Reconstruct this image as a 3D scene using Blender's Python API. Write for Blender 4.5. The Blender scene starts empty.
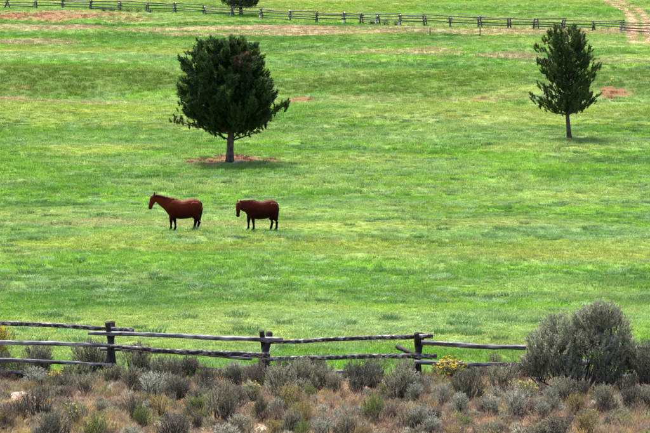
import bpy, bmesh, math, random
import numpy as np
from mathutils import Vector, Matrix

# ------------------------------------------------------------------ camera, sky, sun, exposure
scene = bpy.context.scene
C = scene.collection
FPX = 2310.0                      # focal length in pixels of a 650 px wide frame
W0, H0 = 650.0, 433.0
CAM_Z = 5.78
PITCH = math.radians(2.0)         # looking slightly down
cam_d = bpy.data.cameras.new('camera'); cam = bpy.data.objects.new('camera', cam_d); C.objects.link(cam)
cam.location = (0, 0, CAM_Z); cam.rotation_euler = (math.pi/2 - PITCH, 0, 0)
cam_d.sensor_width = 36.0; cam_d.lens = FPX/W0*36.0
cam_d.clip_start = 0.5; cam_d.clip_end = 6000
scene.camera = cam

SUN_EL, SUN_AZ = math.radians(60), math.radians(-22)      # azimuth from +Y, negative = to the left
world = bpy.data.worlds.new('World'); scene.world = world; world.use_nodes = True
nt = world.node_tree; nt.nodes.clear()
sky = nt.nodes.new('ShaderNodeTexSky'); sky.sky_type = 'NISHITA'; sky.sun_disc = False
sky.sun_elevation = SUN_EL; sky.sun_rotation = SUN_AZ
sky.air_density = 1.0; sky.dust_density = 4.0; sky.ozone_density = 1.0
bg = nt.nodes.new('ShaderNodeBackground'); bg.inputs['Strength'].default_value = 0.125
wo = nt.nodes.new('ShaderNodeOutputWorld')
nt.links.new(sky.outputs[0], bg.inputs['Color']); nt.links.new(bg.outputs[0], wo.inputs['Surface'])
sd = bpy.data.lights.new('sun', 'SUN'); sd.energy = 4.0; sd.angle = math.radians(15); sd.color = (1.0, 0.95, 0.87)
sun = bpy.data.objects.new('sun', sd); C.objects.link(sun); sun.location = (0, 0, 60)
sdir = Vector((math.sin(SUN_AZ)*math.cos(SUN_EL), math.cos(SUN_AZ)*math.cos(SUN_EL), math.sin(SUN_EL)))
sun.rotation_euler = sdir.to_track_quat('Z', 'Y').to_euler()
vs = scene.view_settings
vs.view_transform = 'Standard'; vs.look = 'None'; vs.gamma = 1.0; vs.exposure = 1.54; vs.use_curve_mapping = False

# ------------------------------------------------------------------ helpers
rng = np.random.default_rng(7)
random.seed(11)
def R(a, b): return random.uniform(a, b)

def hash2(ix, iy, seed):
    h = (ix.astype(np.int64)*374761393 + iy.astype(np.int64)*668265263 + seed*1442695041) & 0xFFFFFFFF
    h = ((h ^ (h >> 13))*1274126177) & 0xFFFFFFFF
    h = h ^ (h >> 16)
    return (h & 0xFFFFFF)/float(0xFFFFFF)
def vnoise(x, y, seed=0):
    x = np.asarray(x, float); y = np.asarray(y, float)
    ix = np.floor(x); iy = np.floor(y); fx = x-ix; fy = y-iy
    fx = fx*fx*(3-2*fx); fy = fy*fy*(3-2*fy)
    a = hash2(ix, iy, seed); b = hash2(ix+1, iy, seed); c = hash2(ix, iy+1, seed); d = hash2(ix+1, iy+1, seed)
    return (a*(1-fx)+b*fx)*(1-fy) + (c*(1-fx)+d*fx)*fy
def fbm(x, y, seed=0, o=4):
    s = 0; a = 0.5; t = 0
    for k in range(o):
        s = s + a*vnoise(np.asarray(x)*2**k+17.3*k, np.asarray(y)*2**k-9.1*k, seed+k); t += a; a *= 0.55
    return s/t
def sst(a, b, x):
    t = np.clip((np.asarray(x, float)-a)/(b-a), 0, 1); return t*t*(3-2*t)

PD = np.array([-60, 20, 45, 55, 80, 110, 140, 165, 185, 204, 213, 216, 219, 228, 285, 296, 345, 500, 800, 1600, 4000], float)
PZ = np.array([-.6, -.15, 0, 0, .50, 1.34, 2.55, 3.9, 5.5, 7.75, 8.75, 9.15, 10.0, 12.0, 18.7, 20.35, 26.2, 46, 78, 120, 160], float)
_h = np.diff(PD); _s = np.diff(PZ)/_h
PM = np.zeros(len(PD)); PM[0] = _s[0]; PM[-1] = _s[-1]
for i in range(1, len(PD)-1):
    PM[i] = 0 if _s[i-1]*_s[i] <= 0 else (2*_s[i-1]*_s[i])/(_s[i-1]+_s[i])
def profile(d):
    d = np.clip(d, PD[0], PD[-1]-1e-6)
    i = np.clip(np.searchsorted(PD, d, side='right')-1, 0, len(PD)-2)
    h = _h[i]; t = (d-PD[i])/h
    return ((1+2*t)*(1-t)**2*PZ[i] + t*(1-t)**2*h*PM[i] + t*t*(3-2*t)*PZ[i+1] + t*t*(t-1)*h*PM[i+1])
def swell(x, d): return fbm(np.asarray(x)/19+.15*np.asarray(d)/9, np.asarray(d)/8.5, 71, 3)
def ground(x, d):
    x = np.asarray(x, float); d = np.asarray(d, float)
    w = sst(150, 230, d)
    dd = d + w*((fbm(x/34, d/60, 5)-.5)*6)
    z = profile(dd)
    near = sst(54, 75, d)
    z = z + near*((fbm(x/11, d/7, 21)-.5)*.34 + (vnoise(x/2.6, d/1.9, 31)-.5)*.05)
    z = z + sst(140, 220, d)*(fbm(x/24, d/16, 41)-.5)*.7
    z = z + sst(62, 110, d)*(1-.4*sst(230, 300, d))*(swell(x, d)-.5)*.75
    z = z + (1-near)*(fbm(x/2.2, d/2.2, 51)-.5)*.22 + (1-near)*(vnoise(x/.5, d/.5, 61)-.5)*.04
    return z
def gz(x, d): return float(ground(np.array([x]), np.array([d]))[0])

def ray(px, py):
    u = (px-W0/2)/FPX; v = (py-H0/2)/FPX
    c, s = math.cos(PITCH), math.sin(PITCH)
    return Vector((u, c - v*s, -s - v*c))
def at(px, py, Y):
    r = ray(px, py); k = Y/r.y
    return Vector((r.x*k, Y, CAM_Z + r.z*k))
_dd = np.concatenate([np.arange(36, 130, .1), np.arange(130, 900, .4)])
def on_ground(px, py):
    r = ray(px, py); xs = _dd*r.x/r.y; zs = CAM_Z + _dd*r.z/r.y
    g = ground(xs, _dd); k = np.argmax(zs <= g)
    d = float(_dd[k]); x = d*r.x/r.y
    return Vector((x, d, gz(x, d)))
def row_d(py): return on_ground(W0/2, py).y
def ppm(d): return FPX/d

def tag(o, label=None, cat=None, group=None, kind=None):
    if label: o['label'] = label
    if cat: o['category'] = cat
    if group: o['group'] = group
    if kind: o['kind'] = kind
    return o
def obj(name, me, mat=None, parent=None, loc=None, rot=None, sc=None):
    o = bpy.data.objects.new(name, me); C.objects.link(o)
    if mat is not None and me is not None and not len(me.materials): me.materials.append(mat)
    if parent: o.parent = parent
    if loc is not None: o.location = loc
    if rot is not None: o.rotation_euler = rot
    if sc is not None: o.scale = sc
    return o
def empty(name, loc, rz=0, sc=None):
    o = bpy.data.objects.new(name, None); C.objects.link(o); o.empty_display_size = .2
    o.location = loc; o.rotation_euler = (0, 0, rz)
    if sc is not None: o.scale = sc
    return o

class MB:
    """collects vertices, faces and per-vertex colours for one mesh"""
    def __init__(s): s.v = []; s.f = []; s.c = []
    def add(s, vs, fs, col=(1, 1, 1)):
        n = len(s.v); s.v.extend([tuple(p) for p in vs]); s.f.extend([tuple(i+n for i in f) for f in fs])
        s.c.extend([(col[0], col[1], col[2], 1.0)]*len(vs))
    def tube(s, pts, rad, n=8, col=(1, 1, 1), rough=0.0, cap=True, flat=None):
        pts = [Vector(p) for p in pts]; rings = []
        up = Vector((0, 0, 1)); prev = None
        vs_ = []
        for i, p in enumerate(pts):
            t = (pts[min(i+1, len(pts)-1)] - pts[max(i-1, 0)]).normalized()
            if prev is None:
                a = t.cross(up)
                if a.length < 1e-3: a = Vector((1, 0, 0))
                a.normalize()
            else:
                a = prev - t*prev.dot(t); a.normalize()
            prev = a; b = a.cross(t)
            for k in range(n):
                th = 2*math.pi*k/n; r = rad[i]*(1+R(-rough, rough))
                vs_.append(p + a*math.cos(th)*r + b*math.sin(th)*r)
        fs = []
        for i in range(len(pts)-1):
            for k in range(n):
                fs.append((i*n+k, i*n+(k+1) % n, (i+1)*n+(k+1) % n, (i+1)*n+k))
        if cap:
            fs.append(tuple(range(n-1, -1, -1))); fs.append(tuple((len(pts)-1)*n+k for k in range(n)))
        s.add(vs_, fs, col)
    def mesh(s, name, smooth=False, colors=True):
        me = bpy.data.meshes.new(name); me.from_pydata(s.v, [], s.f); 
        if colors:
            a = me.color_attributes.new('vc', 'FLOAT_COLOR', 'POINT')
            a.data.foreach_set('color', np.array(s.c, dtype=np.float32).ravel())
        if smooth: me.polygons.foreach_set('use_smooth', [True]*len(me.polygons))
        me.update(); return me

# ------------------------------------------------------------------ materials
def newmat(name):
    m = bpy.data.materials.new(name); m.use_nodes = True; n = m.node_tree.nodes; n.clear()
    out = n.new('ShaderNodeOutputMaterial'); return m, m.node_tree.nodes, m.node_tree.links, out
def noise_node(n, l, scale, detail=4, rough=.55, coord='Object', stretch=None):
    tc = n.new('ShaderNodeTexCoord'); t = n.new('ShaderNodeTexNoise')
    t.inputs['Scale'].default_value = scale; t.inputs['Detail'].default_value = detail; t.inputs['Roughness'].default_value = rough
    if stretch:
        mp = n.new('ShaderNodeMapping'); mp.inputs['Scale'].default_value = stretch
        l.new(tc.outputs[coord], mp.inputs['Vector']); l.new(mp.outputs[0], t.inputs['Vector'])
    else: l.new(tc.outputs[coord], t.inputs['Vector'])
    return t
def ramp(n, l, src, stops):
    r = n.new('ShaderNodeValToRGB'); e = r.color_ramp.elements
    while len(e) < len(stops): e.new(.5)
    for i, (p, c) in enumerate(stops): e[i].position = p; e[i].color = (*c, 1)
    l.new(src, r.inputs[0]); return r
def mixc(n, l, mode, fac, a, b):
    m = n.new('ShaderNodeMix'); m.data_type = 'RGBA'; m.blend_type = mode
    if isinstance(fac, float): m.inputs[0].default_value = fac
    else: l.new(fac, m.inputs[0])
    for s, i in ((a, 6), (b, 7)):
        if isinstance(s, tuple): m.inputs[i].default_value = (*s, 1)
        else: l.new(s, m.inputs[i])
    return m.outputs[2]
def leaf_mat(name, attr, atype, base=None, trans=.35, var=.25, nscale=3.0):
    m, n, l, out = newmat(name)
    at_ = n.new('ShaderNodeAttribute'); at_.attribute_name = attr; at_.attribute_type = atype
    col = at_.outputs['Color']
    if base: col = mixc(n, l, 'MULTIPLY', 1.0, col, base)
    oi = n.new('ShaderNodeObjectInfo')
    hs = n.new('ShaderNodeHueSaturation')
    mr = n.new('ShaderNodeMapRange'); l.new(oi.outputs['Random'], mr.inputs[0])
    mr.inputs[3].default_value = 1-var; mr.inputs[4].default_value = 1+var
    l.new(mr.outputs[0], hs.inputs['Value']); l.new(col, hs.inputs['Color'])
    d = n.new('ShaderNodeBsdfDiffuse'); t = n.new('ShaderNodeBsdfTranslucent'); mx = n.new('ShaderNodeMixShader')
    l.new(hs.outputs[0], d.inputs[0]); l.new(hs.outputs[0], t.inputs[0]); mx.inputs[0].default_value = trans
    l.new(d.outputs[0], mx.inputs[1]); l.new(t.outputs[0], mx.inputs[2])
    gl = n.new('ShaderNodeBsdfGlossy'); gl.inputs['Roughness'].default_value = .55; gl.inputs[0].default_value = (.8, .85, .9, 1)
    m2 = n.new('ShaderNodeMixShader'); m2.inputs[0].default_value = .03
    l.new(mx.outputs[0], m2.inputs[1]); l.new(gl.outputs[0], m2.inputs[2])
    l.new(m2.outputs[0], out.inputs[0]); return m

def ground_mat():
    m, n, l, out = newmat('pasture_ground')
    a = n.new('ShaderNodeAttribute'); a.attribute_name = 'gc'
    t1 = noise_node(n, l, 1.1, 6, .65); t2 = noise_node(n, l, 9, 5, .7)
    v = n.new('ShaderNodeMath'); v.operation = 'MULTIPLY_ADD'; l.new(t1.outputs[0], v.inputs[0]); v.inputs[1].default_value = .6; l.new(t2.outputs[0], v.inputs[2])
    r = ramp(n, l, v.outputs[0], [(.45, (.55, .55, .55)), (.8, (1, 1, 1)), (1.0, (1.3, 1.3, 1.25))])
    c = mixc(n, l, 'MULTIPLY', 1.0, a.outputs['Color'], r.outputs[0])
    b = n.new('ShaderNodeBsdfPrincipled'); b.inputs['Roughness'].default_value = .95; b.inputs['Specular IOR Level'].default_value = .1
    l.new(c, b.inputs['Base Color'])
    bp = n.new('ShaderNodeBump'); bp.inputs['Strength'].default_value = .5; bp.inputs['Distance'].default_value = .06
    l.new(v.outputs[0], bp.inputs['Height']); l.new(bp.outputs[0], b.inputs['Normal'])
    l.new(b.outputs[0], out.inputs[0]); return m

def wood_mat(name, stops, nscale=(1.2, 14, 14), rough=.75):
    m, n, l, out = newmat(name)
    t = noise_node(n, l, 1.6, 7, .68, 'Object', nscale)
    t2 = noise_node(n, l, 3.0, 5, .6)
    r = ramp(n, l, t.outputs[0], stops)
    r2 = ramp(n, l, t2.outputs[0], [(.38, (.32, .30, .29)), (.52, (1, 1, 1)), (.66, (1.25, 1.2, 1.15))])
    c = mixc(n, l, 'MULTIPLY', 1.0, r.outputs[0], r2.outputs[0])
    oi = n.new('ShaderNodeObjectInfo'); hs = n.new('ShaderNodeHueSaturation')
    mr = n.new('ShaderNodeMapRange'); l.new(oi.outputs['Random'], mr.inputs[0]); mr.inputs[3].default_value = .7; mr.inputs[4].default_value = 1.25
    l.new(mr.outputs[0], hs.inputs['Value']); l.new(c, hs.inputs['Color'])
    b = n.new('ShaderNodeBsdfPrincipled'); b.inputs['Roughness'].default_value = rough; b.inputs['Specular IOR Level'].default_value = .35
    l.new(hs.outputs[0], b.inputs['Base Color'])
    bp = n.new('ShaderNodeBump'); bp.inputs['Strength'].default_value = .8; bp.inputs['Distance'].default_value = .02
    l.new(t.outputs[0], bp.inputs['Height']); l.new(bp.outputs[0], b.inputs['Normal'])
    l.new(b.outputs[0], out.inputs[0]); return m
def simple_mat(name, c0, c1, scale=6, rough=.85, spec=.2, bump=.3):
    m, n, l, out = newmat(name)
    t = noise_node(n, l, scale, 6, .6); r = ramp(n, l, t.outputs[0], [(.35, c0), (.65, c1)])
    b = n.new('ShaderNodeBsdfPrincipled'); b.inputs['Roughness'].default_value = rough; b.inputs['Specular IOR Level'].default_value = spec
    l.new(r.outputs[0], b.inputs['Base Color'])
    bp = n.new('ShaderNodeBump'); bp.inputs['Strength'].default_value = bump; bp.inputs['Distance'].default_value = .03
    l.new(t.outputs[0], bp.inputs['Height']); l.new(bp.outputs[0], b.inputs['Normal'])
    l.new(b.outputs[0], out.inputs[0]); return m

M_GROUND = ground_mat()
M_GRASS = leaf_mat('meadow_grass', 'gc', 'INSTANCER', None, .45, .22)
M_NEEDLE = leaf_mat('pine_needles', 'vc', 'GEOMETRY', None, .28, 0.0)
M_SAGE = leaf_mat('sage_leaves', 'vc', 'GEOMETRY', None, .28, .2)
M_BLOSSOM = leaf_mat('yellow_blossom', 'vc', 'GEOMETRY', None, .3, .1)
M_BARK = wood_mat('pine_bark', [(.35, (.055, .038, .032)), (.6, (.16, .11, .09))], (9, 9, 2.0), .9)
M_STEM = wood_mat('sage_stem', [(.35, (.035, .028, .026)), (.65, (.12, .10, .09))], (9, 9, 3.0), .9)
M_RAIL = wood_mat('weathered_rail', [(.36, (.022, .020, .022)), (.45, (.085, .082, .092)), (.54, (.20, .198, .215)), (.64, (.42, .415, .43))])
M_RAILB = wood_mat('barky_rail', [(.40, (.014, .012, .011)), (.49, (.045, .038, .036)), (.53, (.18, .16, .155)), (.62, (.46, .42, .40))], (5.5, 10, 10))
M_POST = wood_mat('dark_post', [(.38, (.013, .011, .010)), (.6, (.045, .036, .032))], (9, 9, 1.5), .9)
M_FARRAIL = wood_mat('far_rail', [(.38, (.035, .031, .031)), (.6, (.11, .10, .10))])
M_FARPALE = wood_mat('far_pale_post', [(.38, (.42, .40, .37)), (.6, (.66, .63, .60))])
M_ROCK = simple_mat('pink_rock', (.26, .16, .125), (.44, .30, .235), 9)
M_ROCKT = simple_mat('tan_rock', (.24, .185, .125), (.42, .35, .26), 11)
M_YPOST = simple_mat('yellow_marker_paint', (.62, .40, .03), (.75, .50, .05), 9, .6)

# ------------------------------------------------------------------ ground colours (what grows where, plus painted relief and pine shade)
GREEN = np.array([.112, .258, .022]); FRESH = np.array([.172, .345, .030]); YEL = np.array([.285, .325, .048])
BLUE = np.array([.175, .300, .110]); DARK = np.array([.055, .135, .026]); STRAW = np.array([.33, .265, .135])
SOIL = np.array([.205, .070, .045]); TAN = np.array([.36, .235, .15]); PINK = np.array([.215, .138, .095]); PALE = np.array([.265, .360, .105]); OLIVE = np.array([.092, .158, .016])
def lerp(a, b, t): t = np.asarray(t)[..., None]; return a*(1-t)+b*t

def blob(x, d, px0, px1, py0, py1, ragged=.5, seed=3):
    """mask of an irregular patch on the ground, given by where its corners stand"""
    a = on_ground((px0+px1)/2, py1); b = on_ground((px0+px1)/2, py0)
    dc = (a.y+b.y)/2; hd = max((b.y-a.y)/2, .8)
    k = dc/FPX; xc = ((px0+px1)/2-W0/2)*k; hx = (px1-px0)/2*k
    q = np.sqrt(((x-xc)/hx)**2 + ((d-dc)/hd)**2) + (fbm(x/(hx*.35+.4), d/(hd*.6+.4), seed)-.5)*2*ragged
    return 1-sst(.75, 1.05, q)
BANDS = [  # px range, py range, colour, strength
    (-80, 160, 11, 22, SOIL, .95), (-80, 60, 12, 19, SOIL, .9), (100, 160, 17, 24, SOIL, .6), (-60, 120, 24, 32, TAN, .75), (60, 420, 26, 32, TAN, .7), (130, 430, 31, 36, TAN, .75),
    (240, 340, 25, 31, TAN, .7), (-60, 90, 39, 46, TAN, .65), (340, 470, 48, 56, TAN, .65), (-60, 200, 47, 52, YEL, .6), (470, 540, 52, 60, TAN, .6),
    (250, 720, 25, 36, STRAW, .45), (420, 700, 27, 35, TAN, .5), (-40, 40, 97, 102, SOIL, .35), (8, 34, 86, 91, SOIL, .6), (286, 316, 95, 102, SOIL, .95), (330, 360, 96, 99, SOIL, .4), (470, 500, 97, 102, SOIL, .5),
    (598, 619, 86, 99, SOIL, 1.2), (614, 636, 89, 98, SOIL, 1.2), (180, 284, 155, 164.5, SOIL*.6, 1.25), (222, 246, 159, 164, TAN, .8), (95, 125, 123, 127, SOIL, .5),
    (-120, 140, 97, 101, TAN, .6), (240, 420, 97.5, 101.5, TAN, .3), (330, 560, 98, 102, TAN, .3), (-120, 60, 96, 99, SOIL, .4), (-20, 340, 221, 227, STRAW, .5), (60, 130, 219, 224, TAN, .35), (-40, 420, 233, 252, YEL, .5), (300, 720, 238, 262, YEL, .42), (500, 660, 248, 262, YEL, .5), (380, 480, 205, 214, YEL, .3),
    (-80, 170, 104, 112, YEL, .55), (-160, 800, 70, 80, YEL, .22), (330, 700, 106, 122, YEL, .45), (-80, 700, -40, 14, YEL, .45), (-80, 330, 54, 62, BLUE, .4), (500, 700, 58, 66, TAN, .35),
    (-80, 200, 128, 140, GREEN, .5), (-80, 200, 140, 148, BLUE, .4), (300, 600, 134, 146, BLUE, .4), (-80, 700, 227, 234, BLUE, .2), (360, 700, 226, 240, BLUE, .5),
    (430, 486, 34, 36.5, DARK, .9), (-80, 700, 306, 350, PALE, .45), (250, 560, 310, 336, BLUE, .45), (-80, 400, 255, 275, FRESH, .5), (250, 560, 262, 290, GREEN, .5), (-80, 160, 24, 27, DARK, .6),
    (560, 700, 66, 92, DARK, .2), (505, 590, 126, 138, DARK, .4), (200, 265, 150, 158, DARK, .35)]  # last two patches: shadow beneath the pines, painted into the grass colour
BANDS = [(-220, 215, 64, 97, OLIVE, .9), (150, 330, 78, 98, OLIVE, .7), (250, 580, 72, 99, OLIVE, .85), (520, 860, 66, 100, OLIVE, .6), (-220, 420, 101, 106, PALE, .75), (300, 860, 103, 110, PALE, .7),
         (-160, 700, 22, 26, GREEN*.7, .8), (60, 560, 36, 41, GREEN*.75, .8), (-160, 200, 34, 38, GREEN*.75, .75)] + BANDS
BANDS.sort(key=lambda b: 2 if b[4] is SOIL or (b[4][0] < .22 and b[4][1] < .09) else 1 if b[4] is TAN else 0)
def track_mask(x, d):
    pts = [(596, -8), (618, 4), (634, 12), (640, 20), (640, 30), (641, 42)]
    g = [on_ground(*p) for p in pts]; m = np.zeros_like(x)
    for a, b in zip(g[:-1], g[1:]):
        ab = np.array([b.x-a.x, b.y-a.y]); L2 = (ab**2).sum()
        t = np.clip(((x-a.x)*ab[0]+(d-a.y)*ab[1])/L2, 0, 1)
        q = np.hypot(x-a.x-t*ab[0], d-a.y-t*ab[1])
        m = np.maximum(m, 1-sst(.35, .9, np.abs(q-.9)))
    return m
def pasture(x, d):
    """returns colour, bare-soil amount and height factor for points of the meadow"""
    x = np.asarray(x, float); d = np.asarray(d, float)
    n1 = fbm(x/7.5, d/5.5, 101); n2 = fbm(x/2.6, d/2.4, 111); n3 = fbm(x/16, d/11, 121, 3); n4 = vnoise(x/1.1, d/1.0, 131)
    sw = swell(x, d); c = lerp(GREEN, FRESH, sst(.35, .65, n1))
    c = lerp(c, DARK*1.3, (1-sst(.32, .46, sw))*.72*sst(60, 85, d)); c = lerp(c, PALE, sst(.54, .66, sw)*.65*sst(60, 85, d))  # relief shading put into the grass colour: hollows darker and lusher, crests paler
    c = lerp(c, YEL, sst(.54, .74, n3)*.5)
    c = lerp(c, PALE, sst(.52, .72, fbm(x/4.2, d/7.0, 171))*.55)
    c = lerp(c, DARK, sst(.56, .74, n2)*.36)
    bl = sst(.56, .68, fbm(x/2.4, d/2.0, 141))*sst(.42, .58, fbm(x/13, d/13, 151))
    c = c*(.90+.20*sst(.3, .7, vnoise(x/.62, d/.62, 181)))[..., None]
    c = lerp(c, BLUE*1.1, bl*.6)
    c = lerp(c, STRAW, sst(.62, .8, fbm(x/2.2, d/1.8, 161))*.25)
    bare = np.zeros_like(x)
    for i, (a, b, e, f, col, s) in enumerate(BANDS):
        rag = .22 if (col is OLIVE or col is PALE) else .55
        m = blob(x, d, a, b, e, f, rag, 200+i)*s*(.65+.35*sst(.3, .6, n2))
        m = np.minimum(m, .93)*(1-.45*sst(.5, .7, n4) if col is SOIL else 1)
        c = lerp(c, col, m)
        if col is SOIL or col[0] < .2 and col[1] < .08: bare = np.maximum(bare, m)
        if col is TAN: bare = np.maximum(bare, m*.55)
    tm = track_mask(x, d)*.8; c = lerp(c, TAN*1.1, tm); bare = np.maximum(bare, tm*.7)
    hgt = .62 + .6*n2 + .3*bl - .45*sst(.5, .8, n3)
    return c, bare, hgt
FENCE_Y = 55.0
def all_color(x, d):
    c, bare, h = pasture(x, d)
    edge = FENCE_Y - .2 + (fbm(x/1.8, d/9, 301)-.5)*1.6
    f = 1-sst(-.4, .9, d-edge)
    n = fbm(x/.9, d/.9, 311); n2 = fbm(x/2.5, d/2.5, 321)
    fc = lerp(PINK*.85, SOIL*.85, sst(.5, .75, n2)*.8); fc = lerp(fc, TAN*.62, sst(.45, .7, n)*.7); fc = lerp(fc, STRAW, sst(.55, .75, fbm(x/.5, d/.5, 331))*.5)
    far = sst(420, 900, d); c = lerp(c, GREEN*.8, far)
    return lerp(c, fc, f), bare, h, f

# ------------------------------------------------------------------ the ground, one sheet
rows = np.concatenate([np.linspace(-60, 36, 14)[:-1], np.arange(36, 62, .2), np.arange(62, 130, .4), np.arange(130, 360, .9), np.geomspace(360, 3600, 40)])
t = np.linspace(-1, 1, 250); outer = np.geomspace(1.06, 9, 16)
cols = np.concatenate([-outer[::-1], t, outer])
DD, TT = np.meshgrid(rows, cols, indexing='ij'); XX = TT*(9+.165*np.maximum(DD, 0))
ZZ = ground(XX, DD)
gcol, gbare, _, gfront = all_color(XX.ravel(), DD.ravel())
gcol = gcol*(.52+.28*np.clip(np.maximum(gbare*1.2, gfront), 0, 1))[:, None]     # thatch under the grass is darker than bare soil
nr, nc = XX.shape
V = np.stack([XX, DD, ZZ], -1).reshape(-1, 3)
i0 = (np.arange(nr-1)[:, None]*nc + np.arange(nc-1)[None, :]).ravel()
F = np.stack([i0, i0+1, i0+nc+1, i0+nc], -1)
me = bpy.data.meshes.new('ground'); me.vertices.add(len(V)); me.vertices.foreach_set('co', V.ravel())
me.loops.add(F.size); me.loops.foreach_set('vertex_index', F.ravel().astype(np.int32))
me.polygons.add(len(F)); me.polygons.foreach_set('loop_start', np.arange(0, F.size, 4, dtype=np.int32)); me.polygons.foreach_set('use_smooth', np.ones(len(F), dtype=bool))
a = me.color_attributes.new('gc', 'FLOAT_COLOR', 'POINT')
a.data.foreach_set('color', np.concatenate([gcol, np.ones((len(V), 1))], 1).astype(np.float32).ravel())
me.update(); me.validate()
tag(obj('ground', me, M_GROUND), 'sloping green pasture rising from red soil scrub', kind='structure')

# ------------------------------------------------------------------ grass (tufts nobody could count)
def tuft(name, blades, radius, h, w, lean, seedhead=False):
    mb = MB()
    for k in range(blades):
        a = R(0, 2*math.pi); r = radius*math.sqrt(random.random()); x, y = r*math.cos(a), r*math.sin(a)
        hh = h*R(.55, 1.1); b = a+R(-.9, .9); ln = lean*R(.3, 1.2)*hh
        dx, dy = math.cos(b)*ln, math.sin(b)*ln
        o = R(0, 2*math.pi); wx, wy = math.cos(o)*w*.5, math.sin(o)*w*.5
        p0 = (x-wx, y-wy, -.03); p1 = (x+wx, y+wy, -.03)
        m0 = (x+dx*.35-wx*.8, y+dy*.35-wy*.8, hh*.62); m1 = (x+dx*.35+wx*.8, y+dy*.35+wy*.8, hh*.62)
        tip = (x+dx, y+dy, hh)
        mb.add([p0, p1, m1, m0, tip], [(0, 1, 2, 3), (3, 2, 4)])
    o = bpy.data.objects.new(name, mb.mesh(name, colors=False)); o.data.materials.append(M_GRASS); return o
def scatter(name, pts, cols_, scales, srcs, idx, label, cat, parent=None):
    n = len(pts); me = bpy.data.meshes.new(name); me.vertices.add(n); me.vertices.foreach_set('co', np.asarray(pts, np.float32).ravel())
    ca = me.attributes.new('gc', 'FLOAT_COLOR', 'POINT'); ca.data.foreach_set('color', np.concatenate([cols_, np.ones((n, 1))], 1).astype(np.float32).ravel())
    sa = me.attributes.new('sc', 'FLOAT_VECTOR', 'POINT'); sa.data.foreach_set('vector', np.asarray(scales, np.float32).ravel())
    ra = me.attributes.new('rz', 'FLOAT_VECTOR', 'POINT')
    rv = np.zeros((n, 3), np.float32); rv[:, 2] = rng.uniform(0, 6.283, n); rv[:, :2] = rng.uniform(-.12, .12, (n, 2)); ra.data.foreach_set('vector', rv.ravel())
    ia = me.attributes.new('ix', 'INT', 'POINT'); ia.data.foreach_set('value', np.asarray(idx, np.int32))
    o = obj(name, me)
    coll = bpy.data.collections.new(name+'_sources')
    for s in srcs: coll.objects.link(s)
    ng = bpy.data.node_groups.new(name+'_nodes', 'GeometryNodeTree'); nn, ll = ng.nodes, ng.links
    ng.interface.new_socket('Geometry', in_out='INPUT', socket_type='NodeSocketGeometry'); ng.interface.new_socket('Geometry', in_out='OUTPUT', socket_type='NodeSocketGeometry')
    gi = nn.new('NodeGroupInput'); go = nn.new('NodeGroupOutput'); m2p = nn.new('GeometryNodeMeshToPoints'); iop = nn.new('GeometryNodeInstanceOnPoints')
    ci = nn.new('GeometryNodeCollectionInfo'); ci.inputs[0].default_value = coll; ci.inputs['Separate Children'].default_value = True; ci.inputs['Reset Children'].default_value = True
    def na(nm, ty):
        q = nn.new('GeometryNodeInputNamedAttribute'); q.data_type = ty; q.inputs[0].default_value = nm; return q.outputs[0]
    ll.new(gi.outputs[0], m2p.inputs[0]); ll.new(m2p.outputs[0], iop.inputs['Points']); ll.new(ci.outputs[0], iop.inputs['Instance'])
    iop.inputs['Pick Instance'].default_value = True
    ll.new(na('ix', 'INT'), iop.inputs['Instance Index']); ll.new(na('rz', 'FLOAT_VECTOR'), iop.inputs['Rotation']); ll.new(na('sc', 'FLOAT_VECTOR'), iop.inputs['Scale'])
    ll.new(iop.outputs[0], go.inputs[0])
    md = o.modifiers.new('scatter', 'NODES'); md.node_group = ng
    return tag(o, label, cat, kind='stuff')
near_t = [tuft('blade_tuft', 22, .13, .11, .014, .6) for k in range(4)] + [tuft('tall_tuft', 26, .12, .19, .013, .5) for k in range(2)]
far_t = [tuft('far_tuft', 26, .34, .13, .034, .6) for k in range(4)] + [tuft('far_tall_tuft', 24, .26, .22, .03, .5) for k in range(2)]
def sample(d0, d1, dens):
    hw = lambda d: 2.5 + .162*d
    n = int(dens*(d1-d0)*2*hw((d0+d1)/2))
    d = np.sqrt(rng.uniform(d0*d0, d1*d1, n)); x = rng.uniform(-1, 1, n)*hw(d); return x, d
def grass(name, zones, srcs, ntall, label, sxy):
    X = []; D = []
    for z in zones: a, b = sample(*z); X.append(a); D.append(b)
    x = np.concatenate(X); d = np.concatenate(D)
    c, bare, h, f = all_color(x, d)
    keep = (rng.uniform(0, 1, len(x)) > np.maximum(bare*.93, f*.97)); x, d, c, h = x[keep], d[keep], c[keep], h[keep]
    c = c*(1+rng.normal(0, .12, (len(x), 1))); br = rng.uniform(0, 1, len(x)); c = lerp(c, PALE*1.15, (br > .97)*.7); c = lerp(c, STRAW, (br < .03)*.7)
    tall = rng.uniform(0, 1, len(x)) < sst(.95, 1.6, h)*.5
    idx = np.where(tall, len(srcs)-ntall+rng.integers(0, ntall, len(x)), rng.integers(0, len(srcs)-ntall, len(x)))
    s = rng.uniform(.75, 1.25, len(x))*sxy
    sc = np.stack([s, s, s/sxy*np.clip(h, .45, 1.8)], -1)
    p = np.stack([x, d, ground(x, d)], -1)
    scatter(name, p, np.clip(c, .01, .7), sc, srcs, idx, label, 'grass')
grass('pasture_grass', [(53.5, 78, 30), (78, 135, 15)], near_t, 2, 'bright green pasture grass behind the front fence', 1.25)
grass('hillside_grass', [(135, 235, 6.5), (235, 365, 4.2)], far_t, 2, 'green and yellowish grass covering the far hillside', 1.0)

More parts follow.
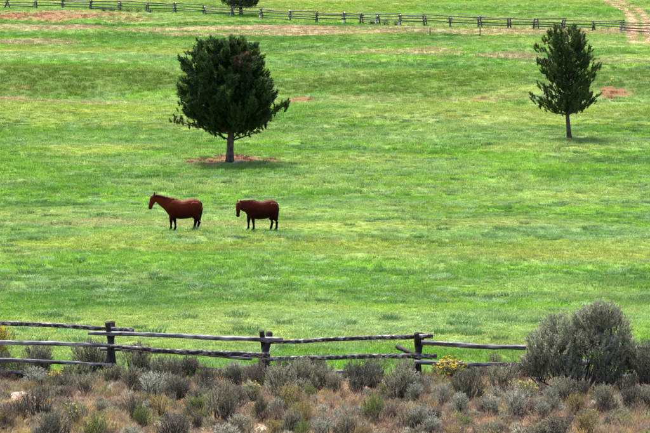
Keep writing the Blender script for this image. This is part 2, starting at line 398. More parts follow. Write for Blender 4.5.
# low tussocks standing proud of the grass
tus_t = [tuft('tussock_clump', 150, .20, .20, .009, .6) for k in range(4)]
x, d = sample(58, 205, 1.0); keep = fbm(x/9, d/6, 451) > rng.uniform(.42, .66, len(x)); x, d = x[keep], d[keep]
_, bare, _, _ = all_color(x, d); keep = bare < .2; x, d = x[keep], d[keep]
c = lerp(np.tile(np.array([.165, .30, .10]), (len(x), 1)), np.array([.27, .37, .17]), rng.uniform(0, 1, len(x))**1.5); c = lerp(c, np.array([.05, .125, .03]), (rng.uniform(0, 1, len(x)) < .5)*.9)
s = rng.uniform(.8, 2.3, len(x)); scatter('tussock_grass', np.stack([x, d, ground(x, d)-.02], -1), c, np.stack([s*1.15, s*1.15, rng.uniform(.5, 1.15, len(x))], -1), tus_t, rng.integers(0, 4, len(x)), 'blue-green grass tussocks dotting the pasture', 'grass')

# dry foreground grass between the scrub
dry_t = [tuft('dry_tuft', 20, .09, .13, .010, .9) for k in range(4)] + [tuft('dry_tall_tuft', 22, .06, .26, .007, .5) for k in range(2)]
x, d = sample(42, 56.5, 44)
edge = FENCE_Y + (fbm(x/1.8, d/9, 301)-.5)*1.6
dn = fbm(x/1.1, d/1.1, 401)
keep = (d < edge+.5) & (rng.uniform(0, 1, len(x)) < .30+.8*sst(.35, .65, dn)); x, d = x[keep], d[keep]
n1 = fbm(x/.8, d/.8, 411); n2 = fbm(x/2.2, d/2.2, 421); n3 = rng.uniform(0, 1, len(x))
c = lerp(np.array([.25, .180, .112]), np.array([.37, .265, .11]), sst(.42, .58, n1)); c = lerp(c, np.array([.19, .125, .12]), sst(.48, .62, n2)*.55)
c = lerp(c, np.array([.15, .17, .07]), (n3 > .8)*.8); c = lerp(c, np.array([.20, .13, .10]), (n3 < .2)*.7); c = lerp(c, np.array([.34, .20, .04]), ((n3 > .5) & (n3 < .56))*.8)
s = rng.uniform(.7, 1.3, len(x)); sc = np.stack([s, s, s*rng.uniform(.5, 1.0, len(x))], -1)
scatter('dry_grass', np.stack([x, d, ground(x, d)], -1), c, sc, dry_t, np.where(rng.uniform(0, 1, len(x)) < .22, rng.integers(4, 6, len(x)), rng.integers(0, 4, len(x))), 'dry straw and pinkish grass on the red soil', 'grass')

def cushion(name, n, r, h, leaf):
    mb = MB()
    for k in range(n):
        v = Vector((random.gauss(0, 1), random.gauss(0, 1), abs(random.gauss(0, .9)))).normalized(); q = R(.35, 1)**.5
        p = Vector((v.x*r*q, v.y*r*q, v.z*h*q)); o = (v*.8+Vector((R(-.6, .6), R(-.6, .6), R(0, .9)))).normalized(); w = o.orthogonal().normalized()*leaf*.16; L = leaf*R(.6, 1.3)
        mb.add([p, p+o*L*.5+w, p+o*L, p+o*L*.5-w], [(0, 1, 2, 3)])
    o = bpy.data.objects.new(name, mb.mesh(name, colors=False)); o.data.materials.append(M_GRASS); return o
cus = [cushion('leafy_cushion', 130, R(.10, .15), R(.10, .17), .06) for k in range(4)]
x, d = sample(42, 56.2, 9); keep = (d < FENCE_Y+.2) & (fbm(x/1.3, d/1.3, 441) > .41); x, d = x[keep], d[keep]
pal = np.array([[.17, .165, .11], [.24, .235, .17], [.12, .10, .075], [.15, .11, .085], [.20, .20, .08], [.10, .085, .07], [.28, .27, .21], [.19, .13, .10]])
c = pal[rng.integers(0, len(pal), len(x))]*rng.uniform(.8, 1.2, (len(x), 1)); s = rng.uniform(.5, 1.35, len(x))
scatter('ground_cover', np.stack([x, d, ground(x, d)], -1), c, np.stack([s, s, s*rng.uniform(.7, 1.3, len(x))], -1), cus, rng.integers(0, 4, len(x)), 'low leafy and twiggy ground cover between the shrubs', 'ground cover')

# ------------------------------------------------------------------ pine trees
def interp(tab, h):
    hs = [a[0] for a in tab]; return float(np.interp(h, hs, [a[1] for a in tab])), float(np.interp(h, hs, [a[2] for a in tab]))
def needle_clump(mb, p, axis, size, n, cols):
    axis = axis.normalized(); a = axis.orthogonal().normalized(); b = axis.cross(a); col = random.choice(cols)
    f = R(.75, 1.3); col = (col[0]*f, col[1]*f, col[2]*f)
    for k in range(n):
        s = R(0, 1); th = R(0, 6.283); base = p + axis*size*(s-.55)
        out = (a*math.cos(th)+b*math.sin(th))*R(.5, 1.0) + axis*R(.45, 1.3)
        out.normalize(); ln = size*R(.38, .66)*(1.1-.35*s)
        w = out.cross(Vector((R(-1, 1), R(-1, 1), R(-1, 1)))).normalized()*R(.018, .034)
        mb.add([base-w, base+w, base+out*ln], [(0, 1, 2)], col)
def pine(name, loc, H, tab, trunk_r, crown_z0, nl, per, size, cols, label, lean=(0, 0), dead=None, extra=(), gap=.0, seed=1, needles=44, upcurve=.35):
    random.seed(seed)
    root = empty(name, loc); tag(root, label, 'tree', 'pine trees on the pasture')
    tk = MB(); P = []; rad = []
    for k in range(15):
        s = k/14; z = -.25 + (H*.93+.25)*s
        P.append(Vector((lean[0]*(1-s)**1.5*-1 + .10*math.sin(s*7+seed), lean[1]*s + .08*math.sin(s*5), z)))
        rad.append(trunk_r*(1-s)**.85*(1.45 if k == 0 else 1.15 if k == 1 else 1)+.02)
    tk.tube(P, rad, 12, rough=.08)
    def trunk_at(z):
        s = min(max((z+.25)/(H*.93+.25), 0), 1)*14; i = min(int(s), 13); return P[i].lerp(P[i+1], s-i), rad[i]
    limbs = MB(); crown = MB()
    specs = []
    ga = 2.39996
    for k in range(nl):
        f = (k+.5)/nl; z = crown_z0 + (H-crown_z0)*(f**.92); th = k*ga + R(-.3, .3)
        specs.append((z, th, R(.80, 1.10)))
        if f < .85: specs.append((z+R(-.2, .2), th+R(1.0, 2.2), R(.45, .75)))
    for z, th, rr in specs:
        l, r = interp(tab, z); cx = math.cos(th); wgt = (cx+1)/2
        reach = (l*(1-wgt)+r*wgt); fb = (l+r)/2; reach = abs(cx)*reach + (1-abs(cx))*fb*.95
        if reach < .1: reach = .1
        tip = Vector((math.cos(th)*reach*rr, math.sin(th)*reach*rr, z))
        zb = max(crown_z0-.15*H*.3, z-reach*rr*upcurve-.15); b, br = trunk_at(min(zb, H*.9))
        tip.x += b.x*.4
        if gap and vnoise(np.array([th*1.7]), np.array([z*1.3]), seed)[0] < gap: continue
        specs_l = (tip-b).length
        mid = b.lerp(tip, .5) + Vector((R(-.1, .1), R(-.1, .1), -.10*specs_l*R(.3, 1.2)))
        lp = [b, b.lerp(mid, .55)+Vector((0, 0, .02)), mid, mid.lerp(tip, .6)+Vector((R(-.08, .08), R(-.08, .08), R(-.03, .03))), tip]
        r0 = min(.035+specs_l*.018, br*.7)
        limbs.tube(lp, [r0, r0*.8, r0*.6, r0*.4, r0*.18], 5)
        nper = max(4, int(per*(.45+specs_l/3.0)))
        for q in range(nper):
            s = 1-(R(0, 1)**1.5)*.66; i = min(int(s*4), 3); base = lp[i].lerp(lp[i+1], s*4-i)
            spread = (.20+.26*(1-s)+.075*specs_l)*R(.3, 1.1)
            off = Vector((R(-1, 1), R(-1, 1), R(-.45, 1.0)))*spread
            p = base+off; outd = Vector((p.x-b.x, p.y-b.y, 0))
            if outd.length > 0: outd.normalize()
            ax = outd*R(.2, .8)+Vector((R(-.3, .3), R(-.3, .3), R(.5, 1.2)))
            cc = cols
            if dead and (p-dead[0]).length < dead[1]*R(.6, 1.2) and random.random() < .75: cc = [(.16, .085, .05), (.12, .08, .055), (.2, .12, .08)]
            if q % 2 == 0: limbs.tube([base, base.lerp(p, .6)+Vector((0, 0, -.02)), p], [.022, .015, .008], 4, cap=False)
            needle_clump(crown, p, ax, size*R(.75, 1.25), needles, cc)
    for tx in extra:
        p0, p1, n = tx; p0 = Vector(p0); p1 = Vector(p1)
        lp = [p0, p0.lerp(p1, .35)+Vector((0, 0, -.08)), p0.lerp(p1, .7)+Vector((0, .1, -.10)), p1]
        limbs.tube(lp, [.07, .055, .04, .02], 6)
        for q in range(n):
            s = 1-R(0, 1)**1.3*.75; i = min(int(s*3), 2); base = lp[i].lerp(lp[i+1], s*3-i); p = base+Vector((R(-.25, .25), R(-.5, .5), R(-.15, .3)))
            needle_clump(crown, p, Vector((R(-.8, .2), R(-.4, .4), R(.4, 1))), size*.85, needles, cols)
    tr = obj('trunk', tk.mesh('trunk', True), M_BARK, root); obj('limbs', limbs.mesh('limbs', True), M_BARK, tr)
    obj('crown', crown.mesh('crown'), M_NEEDLE, root)
    return root
DKG = [(.024, .050, .013), (.034, .072, .015), (.054, .100, .018), (.026, .058, .018), (.085, .140, .026)]
OLG = [(.030, .058, .012), (.044, .078, .014), (.062, .100, .018), (.034, .066, .016), (.085, .125, .024)]
def prof(base, rows_, sc, s):     # crop rows -> (height above base, left, right) in metres
    by, cx = base; return sorted([((by-y)/sc/s, max(cx-a, 0)/sc/s, max(b-cx, 0)/sc/s) for y, a, b in rows_])
g1 = on_ground(232, 162.5); s1 = ppm(g1.y)
t1 = prof((398, 233), [(46, 185, 262), (54, 158, 280), (70, 122, 296), (100, 98, 312), (130, 96, 322), (160, 86, 340), (195, 76, 374), (225, 80, 378), (250, 92, 368), (272, 115, 335), (290, 165, 300), (300, 200, 262)], 2.887, s1)
H1 = 353/2.887/s1
pine('pine_tree', g1, H1, t1, .27, 102/2.887/s1, 100, 30, .43, DKG, 'broad round dark green pine standing behind the two horses', lean=(.05, 0),
     dead=(Vector((34/2.887/s1, -2.0, 280/2.887/s1)), .85), extra=[((-.1, -.2, 2.0), (-4.15, -.7, 3.05), 26), ((0, 0, 1.55), (2.2, -.9, 2.45), 16), ((0, 0, 1.5), (-1.9, -1.1, 2.6), 16), ((0, 0, 1.6), (.9, -1.2, 2.7), 6)], seed=4)
g2 = on_ground(567.5, 139); s2 = ppm(g2.y)
t2 = prof((398, 180), [(40, 138, 192), (50, 110, 214), (66, 92, 230), (100, 80, 246), (125, 96, 256), (155, 70, 276), (180, 92, 268), (215, 102, 262), (245, 58, 294), (270, 56, 292), (290, 62, 278), (302, 110, 225)], 3.207, s2)
H2 = 360/3.207/s2
pine('pine_tree', g2, H2, t2, .17, 94/3.207/s2, 70, 13, .42, OLG, 'taller open-crowned pine standing alone near the red bank', lean=(-.15, 0), gap=.27, seed=9, needles=36)
g3 = on_ground(241, 15.5); s3 = ppm(g3.y)
t3 = [(10/s3, 3/s3, 3/s3), (11/s3, 18/s3, 19/s3), (15/s3, 27/s3, 25/s3), (24/s3, 24/s3, 22/s3), (36/s3, 21/s3, 20/s3), (50/s3, 12/s3, 12/s3), (60/s3, 3/s3, 3/s3)]
pine('pine_tree', g3, 60/s3, t3, .22, 10.5/s3, 44, 14, .6, DKG, 'pine by the far fence with only its trunk and lower crown showing', seed=15, needles=26)

# ------------------------------------------------------------------ horses
def loft(bm, secs, n=16):
    """secs: (x, y, z, half height, half width); sections square to the path"""
    pts = [Vector(s[:3]) for s in secs]; rings = []
    for i, p in enumerate(pts):
        t = (pts[min(i+1, len(pts)-1)]-pts[max(i-1, 0)]).normalized()
        side = Vector((0, 0, 1)).cross(t)
        if side.length < .25: side = Vector((0, 1, 0)) - t*t.y
        side.normalize(); up = t.cross(side)
        rings.append([bm.verts.new(p + side*math.cos(2*math.pi*k/n)*secs[i][4] + up*math.sin(2*math.pi*k/n)*secs[i][3]) for k in range(n)])
    for a, b in zip(rings[:-1], rings[1:]):
        for k in range(n): bm.faces.new((a[k], a[(k+1) % n], b[(k+1) % n], b[k]))
    bm.faces.new(rings[0][::-1]); bm.faces.new(rings[-1])
def horse_mat(name, body, dark, top, sock=None):
    m, n, l, out = newmat(name)
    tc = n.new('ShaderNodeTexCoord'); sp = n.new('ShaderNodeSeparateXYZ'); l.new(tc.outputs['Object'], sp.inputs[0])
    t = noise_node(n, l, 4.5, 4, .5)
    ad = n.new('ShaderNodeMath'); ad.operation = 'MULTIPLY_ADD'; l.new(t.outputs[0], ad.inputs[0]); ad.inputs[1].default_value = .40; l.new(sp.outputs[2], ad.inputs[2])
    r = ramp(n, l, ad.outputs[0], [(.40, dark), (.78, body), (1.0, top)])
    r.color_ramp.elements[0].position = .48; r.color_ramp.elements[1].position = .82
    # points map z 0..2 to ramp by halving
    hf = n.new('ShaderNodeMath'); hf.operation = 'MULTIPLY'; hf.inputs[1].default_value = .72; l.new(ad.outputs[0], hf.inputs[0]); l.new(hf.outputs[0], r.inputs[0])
    col = r.outputs[0]
    if sock:
        a = n.new('ShaderNodeAttribute'); a.attribute_name = 'sock'; col = mixc(n, l, 'MIX', a.outputs['Fac'], col, sock)
    b = n.new('ShaderNodeBsdfPrincipled'); b.inputs['Roughness'].default_value = .62; b.inputs['Specular IOR Level'].default_value = .06; b.inputs['Specular Tint'].default_value = (1, .45, .3, 1)
    l.new(col, b.inputs['Base Color'])
    bp = n.new('ShaderNodeBump'); bp.inputs['Strength'].default_value = .15; bp.inputs['Distance'].default_value = .01
    t2 = noise_node(n, l, 30, 4, .6, 'Object', (1, 1, 4)); l.new(t2.outputs[0], bp.inputs['Height']); l.new(bp.outputs[0], b.inputs['Normal'])
    l.new(b.outputs[0], out.inputs[0]); return m
M_MANE = simple_mat('horse_mane', (.014, .0035, .002), (.034, .007, .0035), 20, .7, .1)
M_MANE_BAY = simple_mat('bay_mane', (.008, .003, .002), (.020, .005, .003), 20, .7, .1)
M_EYE = simple_mat('horse_eye', (.004, .003, .003), (.008, .006, .006), 5, .12, .5)
def leg_front(dx, y, dk=0):
    return [(.52+dx*.1, y*.85, 1.02, .17, .10), (.53+dx*.3, y*1.0, .82, .125, .095), (.52+dx*.55, y, .66, .085, .072), (.52+dx*.75, y, .52, .062, .055), (.525+dx*.85, y, .45, .058, .055),
            (.515+dx*.92, y, .36, .042, .040), (.515+dx, y, .24, .036, .034), (.515+dx, y, .15, .046, .044), (.54+dx, y, .09, .038, .04), (.56+dx, y, .05, .052, .055), (.57+dx, y, 0, .066, .064)]
def leg_hind(dx, y, hock=0):
    return [(-.50, y*.85, 1.12, .26, .13), (-.50+dx*.1, y*1.05, .92, .235, .13), (-.54+dx*.3, y*1.05, .76, .195, .115), (-.61+dx*.5-hock*.3, y, .62, .115, .082), (-.685+dx*.7-hock, y, .50, .072, .055),
            (-.70+dx*.8-hock, y, .42, .058, .05), (-.69+dx*.92-hock*.6, y, .28, .043, .040), (-.68+dx, y, .15, .050, .046), (-.65+dx, y, .09, .040, .042), (-.63+dx, y, .05, .052, .055), (-.62+dx, y, 0, .066, .064)]
def make_horse(label, loc, rz, scale, neck, head, legs, ears, mat, mane_mat, crest, sock_leg=None):
    root = empty('horse', loc, rz, (scale,)*3); tag(root, label, 'horse', 'horses grazing on the pasture')
    bm = bmesh.new()
    loft(bm, [(-.86, 0, 1.12, .12, .10), (-.82, 0, 1.10, .24, .19), (-.72, 0, 1.09, .34, .26), (-.54, 0, 1.075, .42, .30), (-.36, 0, 1.045, .435, .31), (-.12, 0, .985, .435, .335), (.12, 0, .965, .435, .34),
              (.32, 0, 1.005, .445, .315), (.48, 0, 1.05, .435, .27), (.62, 0, 1.05, .385, .23), (.74, 0, 1.05, .29, .18), (.82, 0, 1.03, .20, .12), (.86, 0, 1.02, .09, .06)], 20)
    loft(bm, neck, 18); loft(bm, head, 16)
    for sg in (1, -1):      # shoulder, haunch and thigh muscles
        loft(bm, [(.66, sg*.15, .84, .05, .04), (.62, sg*.18, .95, .13, .070), (.52, sg*.195, 1.12, .13, .065), (.42, sg*.155, 1.26, .09, .05), (.37, sg*.12, 1.33, .04, .03)], 12)
        loft(bm, [(-.30, sg*.20, 1.20, .05, .05), (-.40, sg*.225, 1.18, .17, .095), (-.55, sg*.225, 1.10, .25, .105), (-.68, sg*.19, 1.00, .22, .095), (-.78, sg*.14, .90, .12, .06)], 12)
        loft(bm, [(.30, sg*.22, .80, .03, .03), (.44, sg*.20, .82, .10, .07), (.56, sg*.18, .80, .11, .06), (.64, sg*.15, .80, .04, .03)], 10)
    for e in ears: loft(bm, e, 8)
    for L in legs: loft(bm, [(a[0], a[1], a[2], a[3]*(1.0 if a[2] > .7 else 1.34), a[4]*(1.0 if a[2] > .7 else 1.30)) for a in L], 12)
    me = bpy.data.meshes.new('raw_horse'); bm.to_mesh(me); bm.free()
    tmp = bpy.data.objects.new('raw_horse', me); C.objects.link(tmp)
    rm = tmp.modifiers.new('r', 'REMESH'); rm.mode = 'VOXEL'; rm.voxel_size = .017; rm.use_smooth_shade = True
    sm = tmp.modifiers.new('s', 'SMOOTH'); sm.factor = .5; sm.iterations = 3
    dg = bpy.context.evaluated_depsgraph_get(); dg.update()
    body = bpy.data.meshes.new_from_object(tmp.evaluated_get(dg)); bpy.data.objects.remove(tmp); bpy.data.meshes.remove(me)
    body.materials.clear(); body.polygons.foreach_set('use_smooth', [True]*len(body.polygons))
    fa = body.attributes.new('sock', 'FLOAT', 'POINT')
    if sock_leg:
        sx, sy, st = sock_leg
        vals = [1.0 if (v.co.z < st and abs(v.co.x-sx) < .16 and v.co.y*sy > 0) else 0.0 for v in body.vertices]; fa.data.foreach_set('value', vals)
    obj('body', body, mat, root)
    # mane: short locks falling from the crest
    mb = MB(); cp = [Vector(p) for p in crest]
    for k in range(150):
        s = R(0, len(cp)-1.001); i = int(s); p = cp[i].lerp(cp[i+1], s-i) + Vector((R(-.02, .02), R(-.03, .03), R(-.03, .02)))
        q = p + Vector((R(-.05, .02), R(.05, .10), -R(.08, .17))); m_ = p.lerp(q, .5)+Vector((0, .03, .015)); p.z -= .03
        mb.tube([p, m_, q], [.012, .012, .004], 4)
    for k in range(14):
        p = cp[-1] + Vector((R(-.01, .04), R(-.02, .02), 0)); mb.tube([p, p+Vector((.05, R(-.03, .03), -.05)), p+Vector((.07, R(-.04, .04), -.16))], [.012, .012, .003], 4)
    obj('mane', mb.mesh('mane', True), mane_mat, root)
    mb = MB()
    for k in range(60):
        o = Vector((R(-.03, .03), R(-.05, .05), R(-.02, .02))); sp_ = Vector((R(-.05, .05), R(-.07, .07), R(-.1, .1)))
        mb.tube([Vector((-.76, 0, 1.35))+o*.6, Vector((-.825, .01, 1.25))+o*.7, Vector((-.84, .03, 1.0))+o*1.1, Vector((-.80, .05, .74))+o+sp_*.4, Vector((-.755, .05, .50))+o*.5+sp_*.7], [.016, .02, .018, .014, .004], 4)
    obj('tail', mb.mesh('tail', True), mane_mat, root)
    h0, h1 = Vector(head[1][:3]), Vector(head[2][:3]); t = (h1-h0).normalized(); side = Vector((0, 0, 1)).cross(t).normalized(); fr = t.cross(side)
    for sgn in (1, -1):
        bme = bmesh.new(); bmesh.ops.create_uvsphere(bme, u_segments=10, v_segments=8, radius=.022); e = bpy.data.meshes.new('eye'); bme.to_mesh(e); bme.free()
        c = h0.lerp(h1, .18) + side*sgn*head[1][4]*.86 + fr*head[1][3]*.40
        obj('eye', e, M_EYE, root, c)
    return root
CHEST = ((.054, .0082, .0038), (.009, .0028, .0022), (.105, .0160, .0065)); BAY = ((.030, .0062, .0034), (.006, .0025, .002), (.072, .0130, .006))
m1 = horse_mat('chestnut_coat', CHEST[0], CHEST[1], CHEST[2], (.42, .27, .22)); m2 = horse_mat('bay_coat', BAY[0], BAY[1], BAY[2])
hp = on_ground(183.5, 230.8); 
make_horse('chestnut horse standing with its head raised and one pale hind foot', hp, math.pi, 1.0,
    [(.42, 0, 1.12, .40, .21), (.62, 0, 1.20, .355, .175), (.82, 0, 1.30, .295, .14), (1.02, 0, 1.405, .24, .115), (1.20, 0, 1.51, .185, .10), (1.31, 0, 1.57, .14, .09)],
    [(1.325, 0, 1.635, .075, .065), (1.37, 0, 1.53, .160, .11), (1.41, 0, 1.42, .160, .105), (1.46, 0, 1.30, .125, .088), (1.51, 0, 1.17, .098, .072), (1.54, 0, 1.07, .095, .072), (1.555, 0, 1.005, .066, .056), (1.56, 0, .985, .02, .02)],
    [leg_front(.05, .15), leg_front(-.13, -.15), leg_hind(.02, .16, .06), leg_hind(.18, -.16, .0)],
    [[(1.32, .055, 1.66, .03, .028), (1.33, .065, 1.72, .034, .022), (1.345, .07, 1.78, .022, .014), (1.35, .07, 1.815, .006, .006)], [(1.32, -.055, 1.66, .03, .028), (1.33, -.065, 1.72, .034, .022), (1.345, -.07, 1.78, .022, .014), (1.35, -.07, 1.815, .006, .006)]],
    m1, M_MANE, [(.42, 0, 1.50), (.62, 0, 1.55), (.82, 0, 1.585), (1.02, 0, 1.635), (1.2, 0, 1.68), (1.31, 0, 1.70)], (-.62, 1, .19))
hp2 = on_ground(261.3, 230.8)
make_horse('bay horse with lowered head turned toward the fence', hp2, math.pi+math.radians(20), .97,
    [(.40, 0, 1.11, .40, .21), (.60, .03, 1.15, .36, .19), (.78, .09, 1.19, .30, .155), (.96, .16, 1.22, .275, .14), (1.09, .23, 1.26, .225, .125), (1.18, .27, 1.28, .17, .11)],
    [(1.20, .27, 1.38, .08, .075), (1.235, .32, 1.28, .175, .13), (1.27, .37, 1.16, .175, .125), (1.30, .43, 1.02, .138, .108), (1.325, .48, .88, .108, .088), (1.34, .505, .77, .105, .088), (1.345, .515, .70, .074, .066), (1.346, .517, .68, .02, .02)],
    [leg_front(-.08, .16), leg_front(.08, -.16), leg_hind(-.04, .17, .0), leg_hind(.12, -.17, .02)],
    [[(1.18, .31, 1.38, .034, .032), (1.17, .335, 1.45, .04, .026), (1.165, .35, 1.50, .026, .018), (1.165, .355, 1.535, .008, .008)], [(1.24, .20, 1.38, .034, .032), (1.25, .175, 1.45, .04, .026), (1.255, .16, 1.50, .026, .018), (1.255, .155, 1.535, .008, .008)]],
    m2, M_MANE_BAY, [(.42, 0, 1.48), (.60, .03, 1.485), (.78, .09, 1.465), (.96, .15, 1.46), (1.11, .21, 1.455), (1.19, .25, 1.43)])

# ------------------------------------------------------------------ front buck-and-rail fence
def rail_mesh(a, b, r0, r1, bend=.03, seed=0, n=14, seg=26):
    random.seed(seed); mb = MB(); a = Vector(a); b = Vector(b); P = []; rad = []
    k1, k2, ph = R(-bend, bend), R(-bend, bend), R(0, 6)
    for k in range(seg+1):
        s = k/seg; w = math.sin(math.pi*s)
        P.append((b-a)*s + Vector((0, k2*w, k1*w+bend*.14*math.sin(s*9+ph)+bend*.06*math.sin(s*21+ph*2)))); rad.append((r0+(r1-r0)*s)*(1+.05*math.sin(s*23+ph)+R(-.05, .05)+(.13 if random.random() < .12 else 0)))
    mb.tube(P, rad, n, rough=.075); return mb.mesh('rail', True)
fence = empty('buck_rail_fence', (0, FENCE_Y, gz(0, FENCE_Y))); tag(fence, 'weathered grey log buck-and-rail fence along the foreground scrub', 'fence')
def frail(p0, p1, r0, r1, dy0=0., dy1=0., mat=None, seed=0, name='rail', bend=.055):
    a = at(*p0, FENCE_Y+dy0); b = at(*p1, FENCE_Y+dy1)
    o = obj(name, rail_mesh(a, b, r0*.9, r1*.9, bend, seed), mat or M_RAIL, fence); o.location = a-fence.location; return o
RAILS = [  # pixel ends, radii, depth offsets (each rail lies against the bucks in front of or behind its neighbour)
    ((-70, 322), (134, 330), .065, .055, .05, .06, M_RAILB), ((-70, 340.5), (136, 347), .06, .05, -.28, -.20, M_RAIL), ((-70, 356), (112, 365), .055, .05, -.50, -.42, M_RAIL), ((-70, 369.5), (24, 372), .055, .05, -.56, -.6, M_RAIL),
    ((88, 332.5), (283, 340), .055, .062, -.08, -.10, M_RAIL), ((110, 346), (270, 355), .05, .075, -.34, -.36, M_RAILB), ((100, 349), (252, 358.5), .05, .05, .36, .30, M_RAIL), ((168, 366), (254, 371), .045, .04, -.52, -.52, M_RAIL),
    ((262, 342.5), (433, 335.7), .052, .065, .03, .02, M_RAILB), ((262, 359.5), (437, 356.3), .06, .065, -.22, -.24, M_RAILB), ((300, 373.5), (384, 372), .05, .05, -.5, -.5, M_RAIL),
    ((421, 342.5), (592, 348), .065, .055, -.10, -.06, M_RAIL), ((414, 362), (590, 362.5), .058, .055, -.36, -.30, M_RAIL), ((417, 378), (588, 377), .06, .055, -.50, -.50, M_RAIL), ((560, 345), (740, 350), .06, .055, .06, .05, M_RAIL), ((560, 361), (740, 366), .06, .055, -.25, -.25, M_RAIL), ((560, 377), (740, 380), .06, .055, -.5, -.5, M_RAIL)]
for i, (p0, p1, r0, r1, d0, d1, m_) in enumerate(RAILS): frail(p0, p1, r0, r1, d0, d1, m_, 500+i)
# bucks: two crossed posts each, leaning in depth across the rails
BUCKS = [(112, 321.5, 108.5, 378, 107.5, 322.5, 116, 376), (269.5, 332.5, 257, 380, 261.5, 331, 268, 380), (421.5, 334, 411, 382, 416.5, 333, 419.5, 384), (572, 340, 578, 384, 577, 340, 568, 384), (-42, 317, -38, 376, -37, 317, -44, 376)]
for i, (tx, ty, bx_, by_, ux, uy, cx_, cy_) in enumerate(BUCKS):
    for (a_, b_, c_, d_, y0, y1, r_) in ((tx, ty, bx_, by_, .22, -.55, .085), (ux, uy, cx_, cy_, -.16, .62, .065)):
        top = at(a_, b_, FENCE_Y+y0); bot = at(c_, d_, FENCE_Y+y1); bot.z = gz(bot.x, bot.y)-.12
        o = obj('post', rail_mesh(top, bot, r_*.95, r_*1.1, .035, 600+i*2+int(y0 > 0)), M_POST, fence); o.location = top-fence.location
# loose braces propped at two bucks
frail((397, 346), (420, 355), .062, .055, .62, -.2, M_POST, 700, 'brace'); frail((463, 366), (497, 378), .05, .045, .30, .30, M_RAIL, 701, 'brace'); frail((489, 376), (545, 363), .05, .05, .55, .30, M_RAIL, 702, 'brace')

# ------------------------------------------------------------------ far fence on the hill
fx = [-22, 7.5, 35.5, 63, 91, 120, 147, 175, 204, 232, 261, 290, 317, 344, 361, 378, 400, 424, 450, 479, 509, 536, 564, 593, 622, 652, 682]
fy = lambda px: float(np.interp(px, [-30, 0, 60, 120, 175, 240, 317, 344, 450, 594, 650, 700], [7.5, 8.5, 9, 11, 13, 17, 22.5, 23.3, 26.5, 31, 33.5, 36]))
far = empty('hill_fence', on_ground(325, 23)); tag(far, 'long grey log fence crossing the hillside at the top of the pasture', 'fence')
FB = [on_ground(px, fy(px)) for px in fx]
random.seed(77)
def far_part(name, a, b, r0, r1, mat, sd_):
    o = obj(name, rail_mesh(a, b, r0, r1, .04, sd_, 8, 4), mat, far); o.location = Vector(a)-far.location
for i, b in enumerate(FB):
    pale = random.random() < .62
    tilt = R(-.16, .16); hh = R(1.18, 1.42); s1_, s2_ = R(-.5, .05), R(-.05, .45)
    far_part('post', b+Vector((tilt, .32, hh)), b+Vector((s1_, -.62, -.15)), .085, .115, M_FARPALE if pale else M_FARRAIL, 800+2*i)
    far_part('post', b+Vector((-tilt, -.28, hh-R(-.08, .2))), b+Vector((s2_, .62, -.15)), .07, .09, M_FARRAIL, 801+2*i)
    if i+1 < len(FB):
        c = FB[i+1]; e = (c-b).normalized()
        for k, (h, dy) in enumerate(((1.22, 0), (.86, -.27), (.52, -.42), (.25, -.52))):
            if k == 3 and random.random() < .45: continue
            ext = R(.1, .45); p = b+Vector((0, dy, h+R(-.12, .08)))-e*ext; q = c+Vector((0, dy, h+R(-.14, .08)))+e*R(.1, .4)
            dz = .09 if i % 2 else -.02
            far_part('rail', p+Vector((0, .06*(i % 2), dz)), q+Vector((0, .06*(i % 2), dz)), R(.05, .075), R(.045, .065), M_FARRAIL, 900+i*5+k)

# markers and stakes on the hill
def stake(px, py, h, r, mat, name, label, cat):
    b = on_ground(px, py); mb = MB(); mb.tube([(0, 0, -.2), (.01, 0, h*.5), (0, .01, h*.97), (0, .01, h)], [r, r, r*.97, r*.6], 8, rough=.04)
    tag(obj(name, mb.mesh(name, True), mat, None, b), label, cat)
stake(612, 83, .42, .10, M_YPOST, 'marker_post', 'short yellow marker post above the red bank', 'post')
stake(430, 36, 1.0, .06, M_FARRAIL, 'wooden_stake', 'grey wooden stake at one end of the dark ditch below the far fence', 'stake')
stake(480, 36, 1.1, .06, M_FARRAIL, 'wooden_stake', 'grey wooden stake closest to the lone open pine below the far fence', 'stake')

